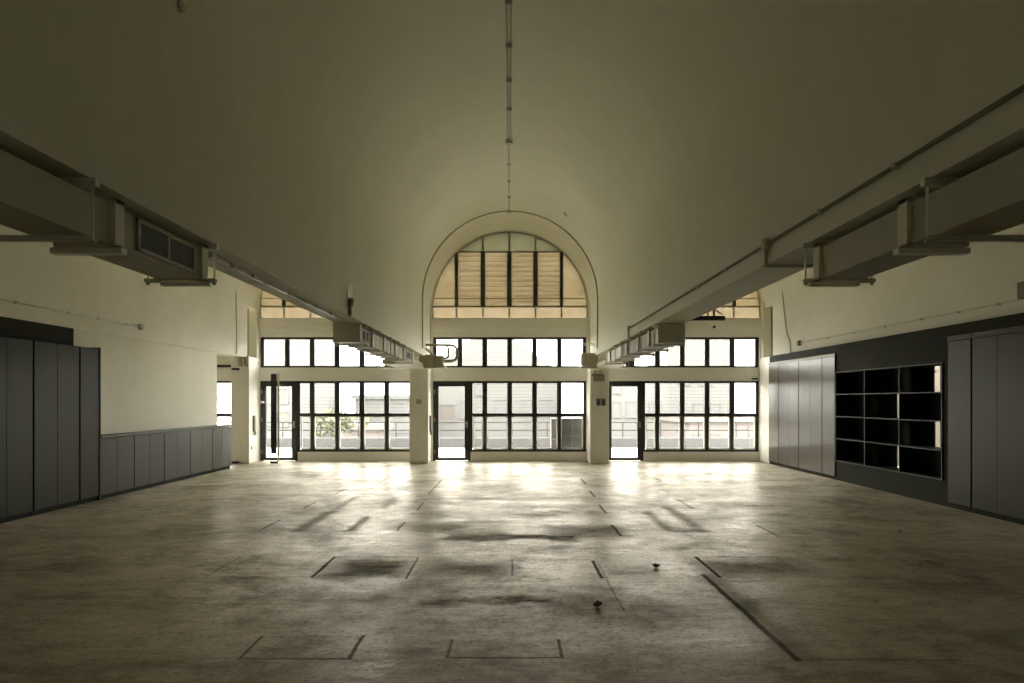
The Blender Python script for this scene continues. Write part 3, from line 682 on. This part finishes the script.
# black lamp bar in the right bay
r = thing('bar_light', (5.0,17.0,3.6), 'black bar light on brackets in the right bay before the arched window', 'lamp')
def qx(x,Y): return (x-510)*Y/683
def qz(y,Y): return 1.6+(401-y)*Y/683
Yl = 17.3
MB().box(qx(688,Yl),qx(724.5,Yl),Yl-.06,Yl+.06,qz(320.6,Yl),qz(316,Yl)).build('housing', M['blackmetal'], r, bevel=.008)
MB().box(qx(713,Yl),qx(715,Yl),Yl-.02,Yl+.02,qz(316,Yl),qz(309,Yl)).build('bracket', M['greyplate'], r)
MB().tube([(qx(715,Yl),Yl,qz(309.5,Yl)),(qx(722.5,Yl),Yl,qz(314.5,Yl))], .018, 6).build('brace', M['greyplate'], r)
MB().tube([(qx(714,Yl),Yl,qz(309.5,Yl)),(qx(714,Yl),Yl,6.085)], .008, 6).build('suspension', M['gal'], r)
MB().tube([(qx(700,Yl),Yl,qz(316,Yl)),(qx(700,Yl),Yl,6.15)], .006, 6).build('suspension', M['gal'], r)
o = MB().tube([(qx(714,18.12),18.08,qz(327,18.12)),(qx(714,18.12),18.21,qz(327,18.12))], .035, 12).build('sensor', M['blackmetal']); tag(o, 'small round dark sensor on the moulding above the right windows', 'sensor')
o = pbox(MB(),753,758,378,379.5,18.1,.12).build('contact', M['blackmetal'], bevel=.004); tag(o, 'tiny black fitting on the beam at the right end of the right windows', 'fitting')

# things on the columns
r = thing('switch_plate', pw(598.7,405.8,17.44), 'left one of two dark square switch plates on the right column', 'switch', 'switch plates on the right column')
def swi(r, x0, x1):
    pbox(MB(),x0,x1,398.7,405.7,17.435,.03).build('plate', M['greyplate'], r, bevel=.004)
    pbox(MB(),x0+1,x1-1,400,404.4,17.428,.02).build('rocker', M['edge'], r, bevel=.003)
swi(r, 596.4,600.7)
r = thing('switch_plate', pw(603.3,405.8,17.44), 'right one of two dark square switch plates on the right column', 'switch', 'switch plates on the right column')
swi(r, 601.3,605.6)
o = pbox(MB(),416.3,421.2,399.2,404,17.44,.03).build('switch_plate', M['conduit'], bevel=.004); tag(o, 'faint beige plate on the front of the left column', 'switch')
r = thing('emergency_light', pw(598,376,17.40), 'small twin emergency light high on the right column under the duct tray', 'lamp')
pbox(MB(),592.5,603.5,374,375.2,17.3,.16).build('base', M['greyplate'], r, bevel=.003)
for x in (595.5,600.5): MB().tube([pw(x,372.3,17.30),pw(x,372.6,17.42)], [.055,.04], 12).build('lamp_head', M['whitebox'], r, bevel=.004)
MB().box(2.13,2.42,17.44,17.465,2.10,2.28).build('back_plate', M['conduit'], r, bevel=.003)
for (s,xx,nm) in ((-1,-2.075,'centre door'),(-1,-6.655,'left door')):
    o = MB().box(xx-.02,xx+.03,17.72,17.82,.80,1.22).box(xx,xx+.045,17.75,17.79,.72,.82).build('door_release', M['greyplate'], bevel=.006); tag(o, 'narrow grey release unit on the column side next to the %s'%nm, 'control')
o = MB().box(-6.68,-6.645,17.6,17.7,.35,.43).build('power_socket', M['whitebox'], bevel=.004); tag(o, 'small white socket low on the inner side of the left pier', 'socket')
o = pbox(MB(),259.5,263.5,401,403.4,18.1,.06).build('door_sign', M['paper'], bevel=.003); tag(o, 'tiny white tag on the frame of the left door', 'tag')

# frameless glass fin with black bar in the left bay
r = thing('glass_fin', (qx(275,17.55),17.55,0), 'narrow upright glass leaf with a long black bar before the left door', 'glass leaf')
Yg = 17.55
MB().box(qx(270.8,Yg),qx(279.3,Yg),Yg-.006,Yg+.006,.05,qz(373,Yg)).build('glass_leaf', M['glass'], r)
MB().box(qx(271.3,Yg),qx(276.9,Yg),Yg-.035,Yg-.008,qz(453.5,Yg),qz(374,Yg)).build('bar', M['blackmetal'], r, bevel=.006)
MB().box(qx(271,Yg),qx(277.8,Yg),Yg-.05,Yg+.04,0,.055).build('floor_clamp', M['blackmetal'], r, bevel=.006)
MB().box(qx(277.6,Yg),qx(279.3,Yg),Yg-.012,Yg+.012,.05,qz(373,Yg)).build('edge_strip', M['greenglass'] if 'greenglass' in M else M['whitebox'], r)

# litter on the floor
def crumple(name, px, py, s, mat, label, cat, seed):
    random.seed(seed); x,y = fl(px,py); m = MB(); bm = m.bm
    n = 9; ring = []
    for a in range(3):
        c = Vector((x+random.uniform(-s,s)*.6, y+random.uniform(-s,s)*.5, 0)); pts = []
        for k in range(n):
            t = 2*PI*k/n; rr = s*random.uniform(.35,1.0)*(1.5 if k in (0,1) else 1)
            pts.append(c + Vector((rr*math.cos(t), rr*.8*math.sin(t), max(.002, .012+abs(random.gauss(0,s*.5))))))
        vs = [bm.verts.new(p) for p in pts]; top = bm.verts.new(c+Vector((0,0,.01+s*random.uniform(.2,.8))))
        low = [bm.verts.new(p-Vector((0,0,min(p.z,.004)))) for p in pts]; bot = bm.verts.new(c+Vector((0,0,.001)))
        for k in range(n):
            m._f([vs[k],vs[(k+1)%n],top]); m._f([low[(k+1)%n],low[k],bot]); m._f([vs[k],low[k],low[(k+1)%n],vs[(k+1)%n]])
    o = m.build(name, mat); tag(o, label, cat); return o
crumple('dry_leaf', 656,567.5, .032, M['leaf'], 'curled dark dry leaf on the floor right of centre', 'leaf', 3)
crumple('dry_leaf', 596.5,606.5, .030, M['leaf'], 'crumpled brown leaf on the floor nearest to the viewer', 'leaf', 5)
crumple('paper_scrap', 899.5,531.5, .025, M['paper'], 'tiny pale scrap on the floor before the right cabinets', 'scrap', 8)
o = MB().tube([(1.25,15.2,ZC+math.sqrt((R-.02)**2-1.25**2)),(1.19,15.0,ZC+math.sqrt((R-.05)**2-1.19**2))], .02, 6).build('ceiling_hook', M['gal']); tag(o, 'tiny slanted hook on the vault above the arched window', 'hook')
o = MB().tube([(-2.112,4.36,4.12),(-2.09,4.36,4.12)], .035, 14).build('cover_cap', M['gal']); tag(o, 'small round cap high on the left side of the vault near the top edge', 'cap')

# ------------------------------------------------------------------ outside
M['deck'] = flat('balcony_concrete', (.62,.60,.56), .8)
M['asphalt'] = flat('dark_street', (.05,.05,.05), .9)
M['parapet'] = flat('parapet_grey', (0.043,0.043,0.044), .8)
M['rail'] = flat('rail_grey', (.034,.033,.032), .7, spec=.1)
M['bld'] = flat('pale_render', (0.085,0.084,0.079), .9, bump=0, var=.02)
M['bldp'] = flat('pink_render', (0.088,0.075,0.069), .9, bump=0, var=.02)
M['bldw'] = flat('window_recess', (0.065,0.063,0.061), .6, bump=0)
M['bldb'] = flat('brown_shutter', (0.060,0.049,0.043), .6, bump=0)
M['tree'] = flat('pale_leaves', (0.087,0.090,0.053), .8)
M['trunk'] = flat('bark', (0.036,0.028,0.020), .9)
M['acg'] = flat('condenser_grille', (0.018,0.020,0.018), .5)
M['acbox'] = flat('condenser_case', (0.058,0.052,0.048), .5)
o = MB().box(-14,14,YF+.25,24.2,-.25,-.03).build('balcony_floor', M['deck']); o['kind'] = 'structure'
o = MB().box(-14,14,23.75,23.95,-.03,.31).build('parapet', M['parapet']); o['kind'] = 'structure'
o = MB().box(-90,90,24.2,160,-6.2,-6).build('ground', M['asphalt']); o['kind'] = 'structure'
r = thing('railing', (0,23.85,.34), 'thin grey two rail railing on the balcony parapet outside the windows', 'railing')
for z in (.58,.855): MB().tube([(-14,23.85,z),(14,23.85,z)], .022, 8).build('rail', M['rail'], r)
for i in range(19): 
    x = -11.9+1.32*i; MB().tube([(x,23.85,.34),(x,23.85,.87)], .02, 8).build('post', M['rail'], r)
# condenser unit
Yc = 18.75
r = thing('air_conditioner', (qx(568,Yc),Yc+.2,-.03), 'outdoor air conditioner unit behind the lower right pane of the middle window', 'air conditioner')
x0,x1 = qx(561.3,Yc),qx(583.2,Yc)
MB().box(x0,x1,Yc,Yc+.38,.12,qz(418.5,Yc)).build('casing', M['acg'], r, bevel=.01)
m = MB()
for i in range(12): x = x0+.02+(x1-x0-.04)*i/11; m.box(x-.002,x+.002,Yc-.012,Yc-.006,.14,qz(419.5,Yc))
for i in range(16): z = .15+(qz(419.5,Yc)-.15)*i/15; m.box(x0+.01,x1-.01,Yc-.012,Yc-.006,z-.002,z+.002)
m.box((x0+x1)/2-.008,(x0+x1)/2+.008,Yc-.016,Yc-.004,.14,qz(419.5,Yc)).box(x0,x1,Yc-.016,Yc-.004,.62,.635)
m.build('coil_guard', M['edge'], r)
MB().box(x0,x0+.08,Yc,Yc+.35,-.03,.12).box(x1-.08,x1,Yc,Yc+.35,-.03,.12).build('foot', M['acbox'], r)
r = thing('service_cabinet', (qx(555,Yc),Yc+.25,-.03), 'slim beige service cabinet beside the outdoor air conditioner', 'cabinet')
MB().box(qx(551.3,Yc),qx(558.8,Yc),Yc+.02,Yc+.4,-.03,qz(418.5,Yc)).build('body', M['acbox'], r, bevel=.01)
MB().box(qx(552.6,Yc),qx(555.6,Yc),Yc-.005,Yc+.02,qz(440,Yc),qz(438.6,Yc)).build('handle', M['greyplate'], r)

def building(label, px0, px1, pytop, Y, depth, wall, wins, roof=None, name='building'):
    x0,x1 = qx(px0,Y),qx(px1,Y); zt = qz(pytop,Y)
    r = thing(name, ((x0+x1)/2,Y+depth/2,-6), label, 'building')
    MB().box(x0,x1,Y,Y+depth,-6,zt).build('wall', wall, r)
    MB().box(x0-.2,x1+.2,Y-.2,Y+depth+.2,zt,zt+.3).build('cornice', wall, r)
    if roof:
        MB().prism([(x0-.4,zt),(x1+.4,zt),((x0+x1)/2,zt+roof)], Y-.3,Y+depth).build('roof', M['bld'], r)
    for (a,b,c,d,mt) in wins:
        w = MB().box(qx(a,Y)-.08,qx(b,Y)+.08,Y-.12,Y+.02,qz(d,Y)-.12,qz(d,Y)).box(qx(a,Y)-.06,qx(a,Y),Y-.06,Y+.02,qz(d,Y),qz(c,Y)).box(qx(b,Y),qx(b,Y)+.06,Y-.06,Y+.02,qz(d,Y),qz(c,Y)).box(qx(a,Y)-.06,qx(b,Y)+.06,Y-.08,Y+.02,qz(c,Y),qz(c,Y)+.06).build('window', wall, r)
        MB().box(qx(a,Y),qx(b,Y),Y-.02,Y+.01,qz(d,Y),qz(c,Y)).build('pane', M[mt], w)
    return r
building('pale apartment block with brownish windows behind the left door', 236,300,300,42,9,M['bld'], [(277,287.5,389,402,'bldb'),(277,288,412,425,'bldb'),(262,270,389,402,'bldw'),(240,252,389,402,'bldw'),(277,287.5,362,376,'bldw'),(262,270,412,424,'bldw')])
building('pale low block left of centre behind the parapet', 355,422,399,48,5,M['bld'], [(372,380,416,424,'bldw'),(395,404,403,414,'bldw'),(388,410,433,437,'bldw')])
building('small brick coloured shed roof behind the left parapet', 342,377,431,38,4,M['bldp'], [(352,358,433,436,'bldb')])
building('white gabled house behind the centre windows', 425,560,376,55,10,M['bld'], [(439,454.5,405,420,'bldb'),(461,467,401,417,'bldw'),(495,507,400,414,'bldw'),(522,534,400,414,'bldw'),(476,486,384,394,'bldw'),(540,552,400,414,'bldw')], roof=4.2)
building('pale block with grey windows behind the right door', 600,668,377,46,9,M['bld'], [(613,620,402,416,'bldw'),(627,637,402,416,'bldw'),(650,660,402,416,'bldw'),(613,620,382,392,'bldw')])
building('tall pale block behind the right windows', 668,735,330,60,9,M['bld'], [(694,704,404,420,'bldw'),(711,720,404,420,'bldw'),(680,690,370,384,'bldw'),(700,712,370,384,'bldw')])
building('low pink house behind the right end of the parapet', 689,790,423,36,7,M['bldp'], [(694,706,434.5,437,'bldw'),(711,720,434.5,437,'bldw'),(750,760,427,435,'bldw')])
# tree
def tree(px, py, Y, rad, label, seed):
    random.seed(seed); c = Vector((qx(px,Y),Y,qz(py,Y)))
    r = thing('tree', (c.x,Y,-6), label, 'tree')
    m = MB().tube([(c.x,Y,-6),(c.x+.1,Y,-2.5),(c.x,Y,c.z-.2)], [.28,.2,.1], 10)
    for k in range(6):
        a = random.uniform(0,2*PI); m.tube([(c.x,Y,c.z-rad*.8),(c.x+math.cos(a)*rad*.6,Y+math.sin(a)*rad*.6,c.z+random.uniform(-.2,.5)*rad)], [.08,.02], 6)
    m.build('trunk', M['trunk'], r)
    m = MB(); bm = m.bm
    cl = [c+Vector((random.gauss(0,.55)*rad*1.3,random.gauss(0,.45)*rad,random.gauss(0,.4)*rad)) for _ in range(26)]
    for _ in range(2600):
        q = random.choice(cl)+Vector((random.gauss(0,1),random.gauss(0,1),random.gauss(0,1)))*rad*.2
        u = Vector((random.gauss(0,1),random.gauss(0,1),random.gauss(0,1))).normalized(); v = u.orthogonal().normalized()
        s = random.uniform(.04,.085)
        m._f([bm.verts.new(q-u*s*1.5),bm.verts.new(q+v*s),bm.verts.new(q+u*s*1.5),bm.verts.new(q-v*s)])
    m.build('crown', M['tree'], r)['kind'] = 'stuff'
tree(334,425,33,.62,'pale leafy tree seen over the parapet through the left windows',11)

# ------------------------------------------------------------------ light
W = bpy.data.worlds.new('overcast_sky'); bpy.context.scene.world = W; W.use_nodes = True
bg = W.node_tree.nodes['Background']; bg.inputs[0].default_value = (1.0,.98,.91,1); bg.inputs[1].default_value = 1.0
def portal(x, z, w, h):
    l = bpy.data.lights.new('window_daylight','AREA'); l.shape = 'RECTANGLE'; l.size = w; l.size_y = h; l.energy = 0
    l.cycles.is_portal = True
    o = bpy.data.objects.new('window_daylight', l); C.objects.link(o); o.location = (x,YF+.26,z); o.rotation_euler = (-PI/2,0,0)
for cx in bays:
    if cx == bays[0]: portal(cx,Z_LW1/2,4.15,Z_LW1); continue
    portal(cx,(0+Z_LW1)/2,4.15,Z_LW1); portal(cx,(Z_UW0+Z_UW1)/2,4.15,Z_UW1-Z_UW0)
# ------------------------------------------------------------------ camera and colour
cd = bpy.data.cameras.new('camera'); cd.sensor_width = 36; cd.lens = 683/1024*36; cd.shift_x = 2/1024; cd.shift_y = 59.5/1024; cd.clip_end = 500
co = bpy.data.objects.new('camera', cd); C.objects.link(co); co.location = (0,0,1.6); co.rotation_euler = (PI/2,0,0)
sc = bpy.context.scene; sc.camera = co
sc.view_settings.view_transform = 'Standard'; sc.view_settings.look = 'None'; sc.view_settings.gamma = 1; sc.view_settings.use_curve_mapping = False
sc.view_settings.exposure = 4.32
sc.cycles.use_denoising = True
sc.cycles.max_bounces = 12; sc.cycles.diffuse_bounces = 8; sc.cycles.glossy_bounces = 4; sc.cycles.transparent_max_bounces = 16
